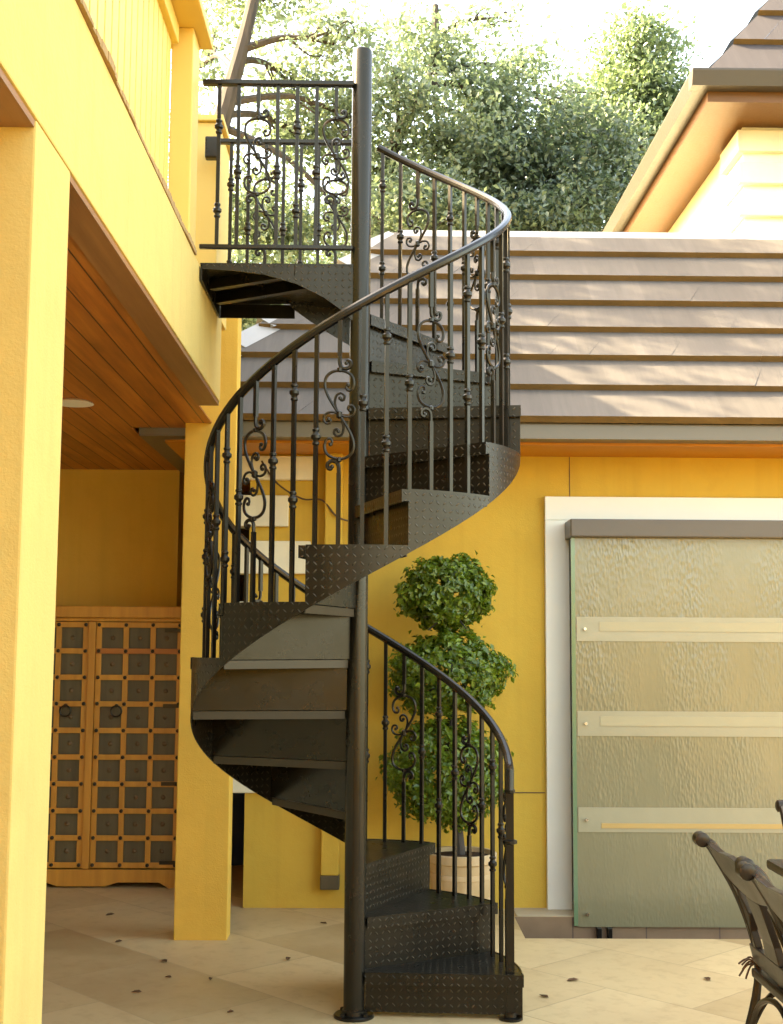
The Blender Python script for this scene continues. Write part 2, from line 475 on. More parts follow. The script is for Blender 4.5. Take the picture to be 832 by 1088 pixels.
# ------------------------------------------------------------------ house at the back
WY = 7.62
house = thing('house', 'yellow stucco house with shake roof, white framed glass door and raised upper storey', 'house', (0, WY, 0))
HO = (0, -WY, 0)                                   # parts are written in world coordinates
def hpart(mb, name, mats, parent=None, bevel=0):
    o = mb.build(name, mats, parent or house, bevel)
    if (parent or house) == house: o.location = HO
    return o
DX0, DX1, DZ = 1.16, 4.2, 2.30
mb = MB()
mb.box(-.77, DX0, WY, WY+.22, -.25, 2.72)
mb.box(DX0, DX1, WY, WY+.22, DZ, 2.72)
mb.box(DX1, 8, WY, WY+.22, -.25, 2.72)
mb.box(-.77, -.55, WY+.22, 11.5, -.02, 2.72)
hpart(mb, 'wall', M['stucco_house'])
# reveal joints scored in the stucco: thin dark recess strips set 2 mm proud
mb = MB()
mb.box(1.168, 1.173, WY-.003, WY, 2.44, 2.69)
hpart(mb, 'control_joint', M['cable']); mb = MB(); mb.box(.30, 1.008, WY-.003, WY, .668, .674)
hpart(mb, 'control_joint', M['cable'])
# cream quoin blocks at the corner
qz = [(2.526, 2.672, -.365), (2.243, 2.432, -.535), (1.958, 2.156, -.398), (1.60, 1.79, -.51), (1.26, 1.46, -.40), (.96, 1.14, -.53), (.664, .84, -.40)]
for z0, z1, x1 in qz:
    mb = MB(); mb.box(-.855, x1, WY-.035, WY+.12, z0, z1)
    hpart(mb, 'quoin', M['cream'], bevel=.008)
# door trim, screen
mb = MB()
mb.box(1.014, DX0-.001, WY-.045, WY+.03, .0, 2.292); mb.box(1.014, 4.36, WY-.045, WY+.03, 2.293, 2.436)
mb.box(DX1+.001, 4.36, WY-.045, WY+.03, 0, 2.292)
fr = hpart(mb, 'door_frame', M['white_trim'], bevel=.004)
mb = MB(); mb.box(.815, 4.5, TY1+.003, WY-.002, .001, .006)
hpart(mb, 'door_sill', painted('sill_stone', (.46, .36, .22), .6, .1))
mb = MB(); mb.box(DX0, DX1, WY+.14, WY+.18, .0, DZ)
hpart(mb, 'inner_door', M['inside'])
GP = 7.385                                        # the sliding screen hangs just in front of the sill
mb = MB(); mb.box(1.13, 4.1, GP-.05, 7.565, 2.172, 2.278)
hpart(mb, 'screen_housing', M['housing'], bevel=.008)
mb = MB(); mb.box(1.162, 4.05, GP, GP+.012, -.052, 2.175)
glass = hpart(mb, 'glass_screen', M['glass'])
for i, (z0, z1) in enumerate(((1.567, 1.708), (1.022, 1.164), (.478, .616))):
    mb = MB(); mb.box(1.168, 4.04, GP-.004, GP-.0005, z0, z1); o = hpart(mb, 'frosted_band', M['band'], glass)
    mb = MB()
    if i == 2: mb.box(1.30, 4.0, GP-.0075, GP-.0045, z0+.022, z0+.05); hpart(mb, 'band_strip', M['band_rail'], glass)
    else: mb.box(1.30, 4.0, GP-.0075, GP-.0045, z0+.058, z0+.112); hpart(mb, 'band_strip', M['band_soft'], glass)
    mb = MB(); mb.tube([(1.215, GP-.02, z0+.07), (1.215, GP-.0045, z0+.07)], .009, 12); hpart(mb, 'bolt', M['steel'], glass)
mb = MB(); mb.tube([(1.215, GP-.02, .02), (1.215, GP-.0005, .02)], .009, 12); hpart(mb, 'bolt', M['steel'], glass)
mb = MB(); mb.box(1.139, 1.1615, GP-.002, GP+.014, -.046, 2.171); hpart(mb, 'glass_edge', M['glass_edge'], glass)
for gx in (1.265, 1.325):
    mb = MB(); mb.box(gx, gx+.03, GP-.02, GP+.016, -.16, -.053); hpart(mb, 'floor_guide', M['iron'], glass, bevel=.006)

# eave, gutter, soffit (front and short left return)
GX, GY = -1.343, 7.05
mb = MB()
mb.prism([(7.05,2.702),(7.05,2.79),(7.065,2.80),(7.17,2.80),(7.17,2.775),(7.075,2.775),(7.075,2.715),(7.17,2.715),(7.17,2.700)], 'x', GX, 8.2)
mb.prism([(GX,2.702),(GX,2.79),(GX+.015,2.80),(GX+.12,2.80),(GX+.12,2.700)], 'y', 7.1705, 9.5)
hpart(mb, 'gutter', M['gutter'])
mb = MB(); mb.box(GX+.125, 8.1, 7.175, WY-.002, 2.685, 2.715); mb.box(GX+.125, -.775, WY+.0, 9.5, 2.685, 2.715)
hpart(mb, 'soffit', M['orange'])
# shake roof: hipped at its left end
S0 = np.array([7.05, 2.80]); PIT = 1.10; NC = 7
RY = 8.44; RZ = 2.80 + PIT*(RY-7.05)
def roof_courses(mb, n, ex, hx, x_right, thick=.048, y0=7.02, z0=2.79, rise=PIT, run=None, seg=None):
    run = run or (RY - y0)
    for i in range(n):
        a, b = run*i/n, run*(i+1)/n
        ya, yb = y0+a, y0+b; za, zb = z0+rise*a, z0+rise*b
        nx = Vector((0, -rise, 1)).normalized()*thick
        xl0 = ex + hx*a; xl1 = ex + hx*b
        xs = [xl0]; x = xl0
        while x < x_right - .6: x += random.uniform(.22, .42); xs.append(x)
        xs.append(x_right)
        for k in range(len(xs)-1):
            j = random.uniform(-.0012, .0012)
            xa, xb = xs[k], xs[k+1]
            ub = xl1 + (xb-xl0)*(x_right-xl1)/(x_right-xl0); ua = xl1 + (xa-xl0)*(x_right-xl1)/(x_right-xl0)
            o = nx*(1+j*18)
            p = [Vector((xa, ya-j, za)) + o, Vector((xb, ya-j, za)) + o, Vector((ub, yb, zb))+nx*.12, Vector((ua, yb, zb))+nx*.12]
            vv = i + .05
            mb.poly(p, uv=[(xa, vv), (xb, vv), (ub, vv+.9), (ua, vv+.9)], mi=0)
            q = [Vector((xa, ya-j, za)), Vector((xb, ya-j, za)), p[1], p[0]]
            mb.poly(q, mi=1)
mb = MB(); roof_courses(mb, NC, GX, 1.0, 8.2)
hx = GX + (RY-7.02)
# left hip plane and back plane close the roof
for i in range(NC):
    a, b = (RY-7.02)*i/NC, (RY-7.02)*(i+1)/NC
    za, zb = 2.79+PIT*a+.03, 2.79+PIT*b+.004
    mb.poly([(GX+a-.02, 7.02+a, za), (GX+b, 7.02+b, zb), (GX+b, 9.86-b, zb), (GX+a-.02, 9.86-a, za)],
            uv=[(7.02+a, i+.05), (7.02+b, i+.95), (9.86-b, i+.95), (9.86-a, i+.05)], mi=0)
mb.poly([(hx, RY, RZ), (8.2, RY, RZ), (8.2, 9.86, 2.79), (GX, 9.86, 2.79)], uv=[(0, 3.1), (8, 3.1), (8, 3.9), (0, 3.9)])
rf = hpart(mb, 'roof', [M['shingle'], M['shingle_butt']])
mb = MB()
mb.prism([(RY-.09, RZ-.055), (RY, RZ+.045), (RY+.09, RZ-.055), (RY+.09, RZ-.075), (RY, RZ+.025), (RY-.09, RZ-.075)], 'x', hx+.06, 8.2)
hpart(mb, 'ridge_cap', M['ridge'], rf)
mb = MB()
for i in range(9):                                   # overlapping hip caps climbing the corner
    t0, t1 = i/9, (i+1.12)/9
    p0 = Vector((GX, 7.02, 2.80)).lerp(Vector((hx, RY, RZ+.01)), t0); p1 = Vector((GX, 7.02, 2.80)).lerp(Vector((hx, RY, RZ+.01)), min(t1, 1))
    d = (p1-p0).normalized(); s = Vector((1, -1, 0)).normalized(); u = s.cross(d); u = u if u.z > 0 else -u
    k = .028; w2 = .10
    A = [p0+s*w2-u*.05+u*k*1.3, p0+u*(k*2.6), p0-s*w2-u*.05+u*k*1.3]; B = [p1+s*w2-u*.05, p1+u*k, p1-s*w2-u*.05]
    mb.poly([A[0], B[0], B[1], A[1]]); mb.poly([A[1], B[1], B[2], A[2]])
    mb.poly([A[0], A[1], A[2], p0-u*.03])
hpart(mb, 'hip_cap', M['ridge'], rf)

# upper storey, set back behind the ridge
UX, UY, UZ = 2.69, 9.0, 5.37
mb = MB(); mb.box(UX, 8, UY, 14, 2.5, UZ); hpart(mb, 'upper_wall', M['upper_wall'])
for k in range(6):
    z1 = UZ - .035 - k*.245; z0 = z1 - .165
    if z1 < 3.9: break
    L = 1.6
    mb = MB(); mb.prism([(UX-.05, UY+.45), (UX-.05, UY-.05), (UX+L, UY-.05), (UX+L, UY+.02), (UX+.02, UY+.02), (UX+.02, UY+.45)], 'z', z0, z1)
    hpart(mb, 'upper_quoin', M['cream'], bevel=.012)
mb = MB(); EX, EY = 2.21, 8.45
mb.box(EX+.13, 8.4, EY+.13, UY+.2, UZ, UZ+.03); mb.box(EX+.13, UX+.2, UY+.2, 14.4, UZ, UZ+.03)
mb.box(EX+.105, 8.4, EY+.105, EY+.129, UZ-.004, UZ+.10); mb.box(EX+.105, EX+.129, EY+.1295, 14.4, UZ-.004, UZ+.10)
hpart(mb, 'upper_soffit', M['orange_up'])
mb = MB()
mb.prism([(EY, UZ+.07), (EY-.03, UZ+.17), (EY-.03, UZ+.185), (EY+.1, UZ+.185), (EY+.1, UZ+.07)], 'x', EX-.03, 8.4)
mb.prism([(EX, UZ+.07), (EX-.03, UZ+.17), (EX-.03, UZ+.185), (EX+.1, UZ+.185), (EX+.1, UZ+.07)], 'y', EY+.101, 14.4)
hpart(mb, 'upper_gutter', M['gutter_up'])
mb = MB()
roof_courses(mb, 10, EX+.10, 1.0, 8.4, y0=EY+.10, z0=UZ+.185, rise=1.35, run=2.7)
for i in range(10):
    a, b = .27*i, .27*(i+1)
    za, zb = UZ+.185+1.35*a+.03, UZ+.185+1.35*b+.004
    mb.poly([(EX+.08+a, EY+.10+a, za), (EX+.10+b, EY+.10+b, zb), (EX+.10+b, 14.4-b, zb), (EX+.08+a, 14.4-a, za)],
            uv=[(a, i+.05), (b, i+.95), (5+b, i+.95), (5+a, i+.05)])
hpart(mb, 'upper_roof', [M['shingle_dark'], M['shingle_butt']])
# downspout, cable
mb = MB(); mb.box(-.312, -.208, WY-.085, WY-.004, .20, 2.684)
ds = hpart(mb, 'downspout', M['stucco_house'], bevel=.008)
mb = MB(); mb.box(-.316, -.204, WY-.09, WY-.003, .12, .199); hpart(mb, 'spout_end', M['cab_panel'], ds, bevel=.006)
mb = MB(); mb.tube(catmull([(-.70, 7.585, 2.64), (-.60, 7.57, 2.50), (-.45, 7.57, 2.41), (-.33, 7.55, 2.40), (-.24, 7.52, 2.30), (-.12, 7.57, 2.27), (0, 7.6, 2.29)], 6), .006, 6)
hpart(mb, 'cable', M['cable'])

# passage beside the house
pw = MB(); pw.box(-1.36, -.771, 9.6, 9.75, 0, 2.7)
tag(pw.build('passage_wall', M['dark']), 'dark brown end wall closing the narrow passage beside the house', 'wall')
bn = MB(); bn.lathe([(.17, 0), (.19, .05), (.21, .62), (.225, .63), (.225, .67), (.20, .68), (.12, .72)], 20, (0, 0, 0))
o = bn.build('bin', M['blue'], None, loc=(-1.02, 9.2, 0)); tag(o, 'dark blue bin standing in the narrow passage left of the yellow wall', 'bin')

# ------------------------------------------------------------------ left building with balcony
BX = -.79; BZ0, BZ1 = 2.744, 3.20
lb = thing('balcony_building', 'bright yellow stucco building with pillars, timber ceiling and slatted balcony', 'building', (-1.6, 4, 0))
LO = (1.6, -4, 0)
def lpart(mb, name, mats, parent=None, bevel=0):
    o = mb.build(name, mats, parent or lb, bevel)
    if (parent or lb) == lb: o.location = LO
    return o
mb = MB(); mb.box(-.94, BX, -3.9, 6.25, BZ0, BZ1); lpart(mb, 'beam', M['stucco_left'], bevel=.006)
mb = MB(); mb.box(-1.20, BX-.002, 2.817, 3.144, -.01, BZ0-.001); lpart(mb, 'pillar', M['stucco_left'], bevel=.006)
mb = MB(); mb.box(-1.20, BX-.002, -1.4, -1.05, -.01, BZ0-.001); lpart(mb, 'pillar', M['stucco_left'], bevel=.006)
mb = MB(); mb.box(-1.046, -.768, 6.80, 6.96, -.01, 3.45); lpart(mb, 'pillar', M['stucco_pier'], bevel=.006)
mb = MB(); mb.box(-.99, BX-.004, -2.9, 6.24, BZ0-.022, BZ0-.0015); 
# trim is cut round the pillars
mb = MB(); mb.box(-.90, BX-.006, 3.146, 6.245, BZ0-.02, BZ0-.0015); mb.box(-.90, BX-.006, -1.04, 2.815, BZ0-.02, BZ0-.0015)
lpart(mb, 'soffit_trim', M['trim_wood'])
mb = MB(); c0, c1 = BZ0-.012, BZ0-.002
mb.box(-5, -.903, 3.146, 6.80, c0, c1); mb.box(-5, -.903, -3, 2.815, c0, c1); mb.box(-5, -1.203, 2.815, 3.146, c0, c1)
mb.box(-5, -1.37, 6.80, 8.7, c0, c1); mb.box(-1.37, -1.05, 6.80, 6.96, c0, c1)
lpart(mb, 'ceiling', M['planks'])
mb = MB(); mb.box(-5, -.945, -3, 6.20, BZ0+.07, BZ1-.02); mb.box(-5, -1.37, 6.2, 8.7, BZ0+.07, BZ1-.02); lpart(mb, 'floor_slab', M['stucco_back'])
mb = MB(); mb.box(-5, -1.37, 8.70, 12, -.01, BZ1-.02); lpart(mb, 'back_wall', M['stucco_back'])
mb = MB(); mb.box(-3.6, -3.4, -3, 8.699, -.01, BZ0-.013); lpart(mb, 'side_wall', M['cream'])  # unseen wall, set close and cream to bounce light into the patio
mb = MB(); mb.lathe([(.085, 0), (.095, -.006), (.10, -.012)][::-1] , 28, (-1.51, 6.20, BZ0-.0125)); 
lpart(mb, 'ceiling_light', M['light_disc'])
# broken mortar line on the beam top
mb = MB(); y = -1.0; o = .008; hh = .02
while y < 5.28:
    L = random.uniform(.012, .045); o = min(.014, max(.002, o + random.uniform(-.004, .004))); hh = min(.032, max(.012, hh + random.uniform(-.006, .006)))
    mb.box(BX-.05, BX+o*(1.0 if y < 3.6 else .5), y, min(y+L-.0005, 5.3), BZ1+.001, BZ1+hh); y += L
lpart(mb, 'mortar_ledge', M['mortar'])
# balcony rail
bal = empty('balcony_railing', (0, 0, 0), 0, lb); bal.location = LO
y = -.9
while y < 5.10:
    mb = MB(); wd = .105
    mb.box(-.915+random.uniform(-.003,.003), -.893, y, y+wd-.018, BZ1+.032, 4.10); mb.build('slat', M['slat_yellow'], bal, .003); y += wd
mb = MB(); mb.box(-.935, -.865, -1, 5.20, 4.10, 4.185); mb.build('rail', M['slat_yellow'], bal, .006)
mb = MB(); mb.box(-1.0, -.75, -1, 5.43, 4.186, 4.235); mb.build('rail_cap', M['post_yellow'], bal, .008)
mb = MB(); mb.box(-.90, -.805, 5.22, 5.405, BZ1, 4.185); mb.build('post', M['post_yellow'], bal, .006)
mb = MB(); mb.box(-.93, -.812, 6.17, 6.62, BZ1, 4.165); mb.build('post', M['post_yellow'], bal, .006)
mb = MB(); mb.box(-.95, -.79, 6.15, 6.64, 4.166, 4.20); mb.build('rail_cap', M['post_yellow'], bal, .006)
# upper storey, set back behind the balcony
mb = MB(); mb.box(-5, -2.6, -3, 8.9, BZ1, 5.42); lpart(mb, 'upper_wall', M['stucco_left'])
mb = MB(); mb.prism([(-2.0, 5.42), (-2.0, 5.50), (-5.4, 7.6), (-8.5, 5.5), (-8.5, 5.42)], 'y', -3.4, 9.1); lpart(mb, 'roof', M['shingle_dark'])

mb = MB(); mb.box(-5.2, 7, -5.2, -4, -.01, 2.3); mb.box(-5.0, .7, -3.999, 1.1, 2.95, 3.15); lpart(mb, 'rear_light_blocker', M['stucco_back'])  # added wall and canopy, out of view, to darken faces turned that way
# ------------------------------------------------------------------ cabinet in the patio
CY = 8.2
cab = thing('cabinet', 'tall antique cabinet with studded lattice doors of small dark panels in the patio', 'cabinet', (-1.75, CY, 0))
CO = (1.75, -CY, 0)
def cpart(mb, name, mats, parent=None, bevel=0):
    o = mb.build(name, mats, parent or cab, bevel)
    if (parent or cab) == cab: o.location = CO
    return o
X0, X1 = -2.50, -1.20
mb = MB(); mb.box(X0, X0+.05, CY+.03, 8.68, .06, 1.70); mb.box(X1-.05, X1, CY+.03, 8.68, .06, 1.70); mb.box(X0+.05, X1-.05, 8.60, 8.64, .06, 1.70)
cpart(mb, 'carcass', M['cab'], bevel=.004)
mb = MB(); mb.box(X0-.03, X1+.03, CY-.03, 8.69, 1.70, 1.775); mb.box(X0-.015, X1+.015, CY-.01, 8.68, 1.675, 1.70); cpart(mb, 'cornice', M['cab'], bevel=.008)
mb = MB()
mb.prism([(X0, .115), (X1, .115), (X1, 0), (X1-.1, 0), (X1-.16, .035), (X1-.42, .035), (X1-.50, .01), (X0+.50, .01), (X0+.42, .035), (X0+.16, .035), (X0+.1, 0), (X0, 0)], 'y', CY-.005, CY+.03)
cpart(mb, 'plinth', M['cab'], bevel=.003)
mb = MB(); mb.tube([(0, 0, 0), (0, -.0065, 0), (0, -.0115, 0)], [.013, .011, .004], 8); STUD = mb.mesh('stud', M['iron'])
mb = MB(); mb.tube([(0, 0, 0), (0, -.006, 0), (0, -.010, 0)], [.016, .011, .003], 8); BOSS = mb.mesh('boss', M['boss'])
def door(xl, xr, red):
    d = empty('door', CO, 0, cab)
    nC, nR = 3, 9
    z0, z1 = .125, 1.672
    mb = MB(); mb.box(xl, xr, CY+.012, CY+.028, z0, z1); mb.build('panel', M['cab_panel'], d)
    bw = .035; W = xr-xl; H = z1-z0
    for c in range(nC+1):
        x = xl + bw/2 + (W-bw)*c/nC
        mb = MB(); mb.box(x-bw/2, x+bw/2, CY-.004, CY+.012, z0, z1); mb.build('stile', M['cab'], d, .003)
    for r in range(nR+1):
        z = z0 + bw/2 + (H-bw)*r/nR
        mb = MB(); mb.box(xl+.001, xr-.001, CY-.010, CY-.0042, z-bw/2, z+bw/2); mb.build('rail', M['cab_red'] if r == red else M['cab'], d, .003)
    for r in range(nR+1):
        for c in range(nC+1):
            link_mesh('stud', STUD, d, (xl + bw/2 + (W-bw)*c/nC, CY-.0095, z0 + bw/2 + (H-bw)*r/nR))
    for r in range(nR):
        for c in range(nC):
            link_mesh('boss', BOSS, d, (xl + bw/2 + (W-bw)*(c+.5)/nC, CY+.012, z0 + bw/2 + (H-bw)*(r+.5)/nR))
    return d
dR = door(-1.80, -1.245, 8); dL = door(-2.405, -1.85, -1)
mb = MB(); mb.box(-1.848, -1.802, CY-.02, CY+.02, .12, 1.674); cpart(mb, 'centre_post', M['cab'], bevel=.004)
for d, hxx in ((dR, -1.655), (dL, -1.98)):
    mb = MB(); zc = 1.09
    mb.tube([(hxx+.034*sin(a), CY-.026, zc+.015+.034*cos(a)) for a in [2*pi*k/20 for k in range(21)]], .006, 6)
    mb.tube([(hxx, CY-.010, zc+.05), (hxx, CY-.03, zc+.05)], .012, 8)
    mb.build('ring_handle', M['iron'], d)
for z in (1.62, 1.14, .65, .16):
    mb = MB(); mb.box(-1.36, -1.225, CY-.0145, CY-.0104, z-.012, z+.012); mb.tube([(-1.232, CY-.018, z-.025), (-1.232, CY-.018, z+.025)], .008, 8)
    mb.build('hinge', M['iron'], dR)

# ------------------------------------------------------------------ spiral staircase
PX, PY = -.081, 5.451
H, TH1, PHI, RO = .216, 86.4, 32.25, .70
RB, RH = .65, .83
def zt(n): return H*n - .03
def zhelix(th): return H*(1 + (th-TH1)/PHI) - .03
def pol(r, th): return (r*sin(R(th)), -r*cos(R(th)))
st = thing('spiral_staircase', 'black iron spiral staircase of diamond plate treads with scrollwork balusters round a pole', 'staircase', (PX, PY, 0))
mb = MB(); mb.lathe([(.0445, .0), (.0445, 4.185), (.042, 4.20), (.030, 4.207)], 28); pole = mb.build('center_pole', M['pole'], st)
mb = MB(); mb.lathe([(.085, 0.001), (.085, .010), (.080, .014), (.052, .014), (.050, .03), (.046, .032)], 24)
for k in range(4): mb.lathe([(.011, .014), (.011, .024), (.006, .027)], 6, (.067*cos(pi/4+k*pi/2), .067*sin(pi/4+k*pi/2), 0))
mb.build('base_plate', M['iron'], pole)
# one tread: front edge along direction theta=0, turns towards +theta
def tread_mesh():
    mb = MB(); ns = 9; r0, r1, t = .046, RO-.004, .006
    def P(r, th, z):
        x, y = pol(r, th); return (x, y, z)
    ths = [PHI*k/ns for k in range(ns+1)]
    nose = .022
    def shift(p): return (p[0]-nose, p[1], p[2])
    for z, sgn in ((0, 1), (-t, -1)):
        for k in range(ns):
            a, b = ths[k], ths[k+1]
            q = [P(r0, a, z), P(r1, a, z), P(r1, b, z), P(r0, b, z)]
            mb.poly(q, uv=[(p[0], p[1]) for p in q])
        q = [shift(P(r0, 0, z)), shift(P(r1, 0, z)), P(r1, 0, z), P(r0, 0, z)]
        mb.poly(q, uv=[(p[0], p[1]) for p in q])
    for k in range(ns):
        mb.poly([P(r1, ths[k], 0), P(r1, ths[k+1], 0), P(r1, ths[k+1], -t), P(r1, ths[k], -t)])
    mb.poly([P(r1,0,0), shift(P(r1,0,0)), shift(P(r1,0,-t)), P(r1,0,-t)])
    # rolled front lip
    mb.box(-nose-.006, -nose, -r1-.008, -r0, -.048, .0005)
    mb.box(-nose, .0, -r1-.008, -r1-.0005, -.045, .0)
    return mb.mesh('tread', M['diamond'])
def riser_mesh():
    mb = MB(); mb.box(.0005, .006, -RO+.006, -.046, -H-.003, -.0065); mb.mi[5] = 1; return mb.mesh('riser', [M['riser'], M['diamond']])
def lip_mesh():
    mb = MB(); mb.box(-.007, -.001, -RO+.01, -.05, -.040, -.0065)
    Mx = Matrix.Rotation(R(PHI), 4, 'Z'); mb.v = [tuple(Mx @ Vector(p)) for p in mb.v]
    return mb.mesh('edge_flange', M['lip'])
tm, rm, lm = tread_mesh(), riser_mesh(), lip_mesh()
for n in range(1, 15):
    th = TH1 + (n-1)*PHI
    t = link_mesh('tread', tm, st, (0, 0, zt(n)), R(th))
    if n == 1:
        mb = MB(); mb.box(.0005, .006, -RO+.006, -.046, -.165, -.0065); mb.mi[5] = 1; mb.build('riser', [M['riser'], M['diamond']], t)
    else: link_mesh('riser', rm, t)
    link_mesh('edge_flange', lm, t)
# outer skirt
mb = MB(); K = 9
for n in range(1, 16):
    th0 = TH1 + (n-1)*PHI; th1 = th0 + PHI
    for k in range(K):
        a, b = th0 + PHI*k/K, th0 + PHI*(k+1)/K
        za, zb = max(.0, zhelix(a)-H-.028), max(.0, zhelix(b)-H-.028)
        zc = zt(n) + .003
        for r, f in ((RO, 1), (RO-.006, -1)):
            A, B = pol(r, a), pol(r, b)
            q = [(A[0], A[1], za), (B[0], B[1], zb), (B[0], B[1], zc), (A[0], A[1], zc)]
            uv = [(RO*R(a), za), (RO*R(b), zb), (RO*R(b), zc), (RO*R(a), zc)]
            mb.poly(q if f > 0 else q[::-1], uv=uv if f > 0 else uv[::-1], smooth=True)
        A, B, A2, B2 = pol(RO, a), pol(RO, b), pol(RO-.006, a), pol(RO-.006, b)
        for z0, z1 in ((za, zb), (zc, zc)):
            mb.poly([(A[0], A[1], z0), (B[0], B[1], z1), (B2[0], B2[1], z1), (A2[0], A2[1], z0)])
    for th, zz in ((th0, zhelix(th0)-H-.028), (th1, zhelix(th1)-H-.028)):
        A, A2 = pol(RO, th), pol(RO-.006, th)
        mb.poly([(A[0], A[1], max(0, zz)), (A2[0], A2[1], max(0, zz)), (A2[0], A2[1], zt(n)+.003), (A[0], A[1], zt(n)+.003)])
mb.build('skirt', M['diamond'], st)

# balusters: local x runs along the rail, z up from the tread
def bar(mb, z0, z1, w=.0078, lean=0.0):
    mb.tube([(0, 0, z0), (0, 0, z1)], w*1.414, 4, rot=pi/4, smooth=False)
def knuckle(mb, z, r=.0195):
    mb.lathe([(.010, -.034), (.0145, -.030), (.0145, -.023), (.011, -.020), (.012, -.013), (r, -.006), (r, .006), (.012, .013), (.011, .020), (.0145, .023), (.0145, .030), (.010, .034)], 10, (0, 0, z))
SCR = dict(
 main=[(0,0),(-.022,.034),(-.045,.075),(-.057,.115),(-.050,.150),(-.022,.170),(.016,.170),(.047,.152),(.056,.122),(.048,.098),(.032,.094),(.026,.108),(.033,.116)],
 inner=[(-.008,.012),(-.017,.045),(-.012,.074),(.005,.084),(.019,.074),(.017,.058),(.006,.056),(.003,.064)],
 side=[(0,0),(.026,-.010),(.050,-.004),(.060,.016),(.052,.033),(.038,.033),(.033,.021),(.041,.017)],
 hook=[(0,.232),(.001,.200),(.010,.184),(.028,.180),(.042,.190),(.042,.206),(.031,.211),(.026,.202)])
def scroll(mb, zc, s=1.0, L0=0, L1=1):
    for sg in (1, -1):
        for k, rr in (('main', .0062), ('inner', .0052), ('side', .0052), ('hook', .0078)):
            pts = [(sg*x*s, 0, zc+sg*z*s) for x, z in SCR[k]]
            path = catmull(pts, 4); n = len(path)
            rad = [rr*(1.0 if i < n*.75 else 1.0-.35*(i-n*.75)/(n*.25)) for i in range(n)]
            mb.tube(path, rad, 6)
            e = path[-1]; mb.lathe([(.002, -.008), (.008, -.004), (.008, .004), (.002, .008)], 8, (e.x, e.y, e.z))
    mb.lathe([(.004, -.016), (.012, -.010), (.012, .010), (.004, .016)], 8, (0, 0, zc))
    mb.lathe([(.004, -.010), (.011, -.006), (.011, .006), (.004, .010)], 8, (0, 0, zc+.176*s)); mb.lathe([(.004, -.010), (.011, -.006), (.011, .006), (.004, .010)], 8, (0, 0, zc-.176*s))
def baluster_mesh(kind, L):
    mb = MB()
    if kind == 'scroll':
        zc = .575*L; bar(mb, 0, zc-.228); bar(mb, zc+.228, L); scroll(mb, zc)
    else:
        bar(mb, 0, L)
        for f in {'mid': (.51,), 'high': (.59,), 'pair': (.40, .825)}[kind]: knuckle(mb, f*L)
    return mb.mesh('baluster', M['iron'], sharp=40)
kinds = ['mid', 'scroll', 'high', 'pair']; meshes = []
for k in range(4):
    dth = 1.6 + k*PHI/4
    meshes.append((kinds[k], dth, baluster_mesh(kinds[k], RH + H*dth/PHI - .012)))
for n in range(1, 15):
    for k, (kind, dth, me) in enumerate(meshes):
        if n == 1 and k == 0: continue
        th = TH1 + (n-1)*PHI + dth; x, y = pol(RB, th)
        link_mesh('scroll_baluster' if kind == 'scroll' else 'baluster', me, st, (x, y, zt(n)), R(th))
# newel post
nx, ny = pol(RB, TH1+1.0)
mb = MB(); mb.tube([(0, 0, .01), (0, 0, .98)], .0165*1.414, 4, rot=pi/4, smooth=False); knuckle(mb, .72, .032); knuckle(mb, .93, .024)
nw = mb.build('newel_post', M['iron'], st, loc=(nx, ny, 0), rz=R(TH1))
mb = MB(); mb.lathe([(.05, .001), (.05, .01), (.028, .013), (.026, .03)], 16); mb.build('foot_plate', M['iron'], nw)
# handrail, running on into the far rail of the landing
path = []
th = TH1 - 5
x, y = pol(RB, TH1-6); path.append((x, y, zhelix(TH1)+RH-.075))
while th < 536:
    x, y = pol(RB, th); path.append((x, y, zhelix(max(th, TH1))+RH)); th += 4
mb = MB(); mb.tube(path, .0185, 10, sx=1.0); mb.build('handrail', M['rail'], st)

# landing
LZ = 3.205; lx0 = -.785 - PX; yn, yf = 5.42-PY, 6.085-PY
land = empty('landing', (0, 0, 0), 0, st)
outl = [(lx0, yn), (-.03, yn), (-.03, .05)]
for k in range(0, 9): outl.append(pol(RO-.003, 537.9 + 3.6*k))
outl.append((lx0, yf))
mb = MB(); mb.prism(outl, 'z', LZ-.006, LZ); mb.build('landing_plate', M['diamond'], land)
mb = MB()
prof = [(lx0+.01, LZ-.0065), (-.03, LZ-.0065), (-.03, 2.95), (-.075, 2.995), (-.16, 3.055), (-.28, 3.115), (-.42, 3.155), (-.56, 3.172), (lx0+.01, 3.178)]
mb.prism(prof, 'y', yn+.001, yn+.008); mb.build('fascia', M['diamond'], land)
mb = MB()
def joist(a, b):
    a, b = Vector((a[0]-PX, a[1]-PY, 0)), Vector((b[0]-PX, b[1]-PY, 0)); d = (b-a).normalized(); s = Vector((-d.y, d.x, 0))*.018
    q = [a-s, b-s, b+s, a+s]
    mb.prism([(p.x, p.y) for p in q], 'z', LZ-.055, LZ-.0065)
joist((-.765, 5.66), (-.36, 5.435)); joist((-.765, 5.90), (-.20, 5.56)); 
mb.build('joist', M['iron'], land)
mb = MB(); mb.box(lx0, lx0+.008, yn+.01, yf, LZ-.075, LZ-.0065); mb.box(lx0+.009, -.33, yf-.008, yf, LZ-.075, LZ-.0065); mb.build('edge_angle', M['iron'], land)

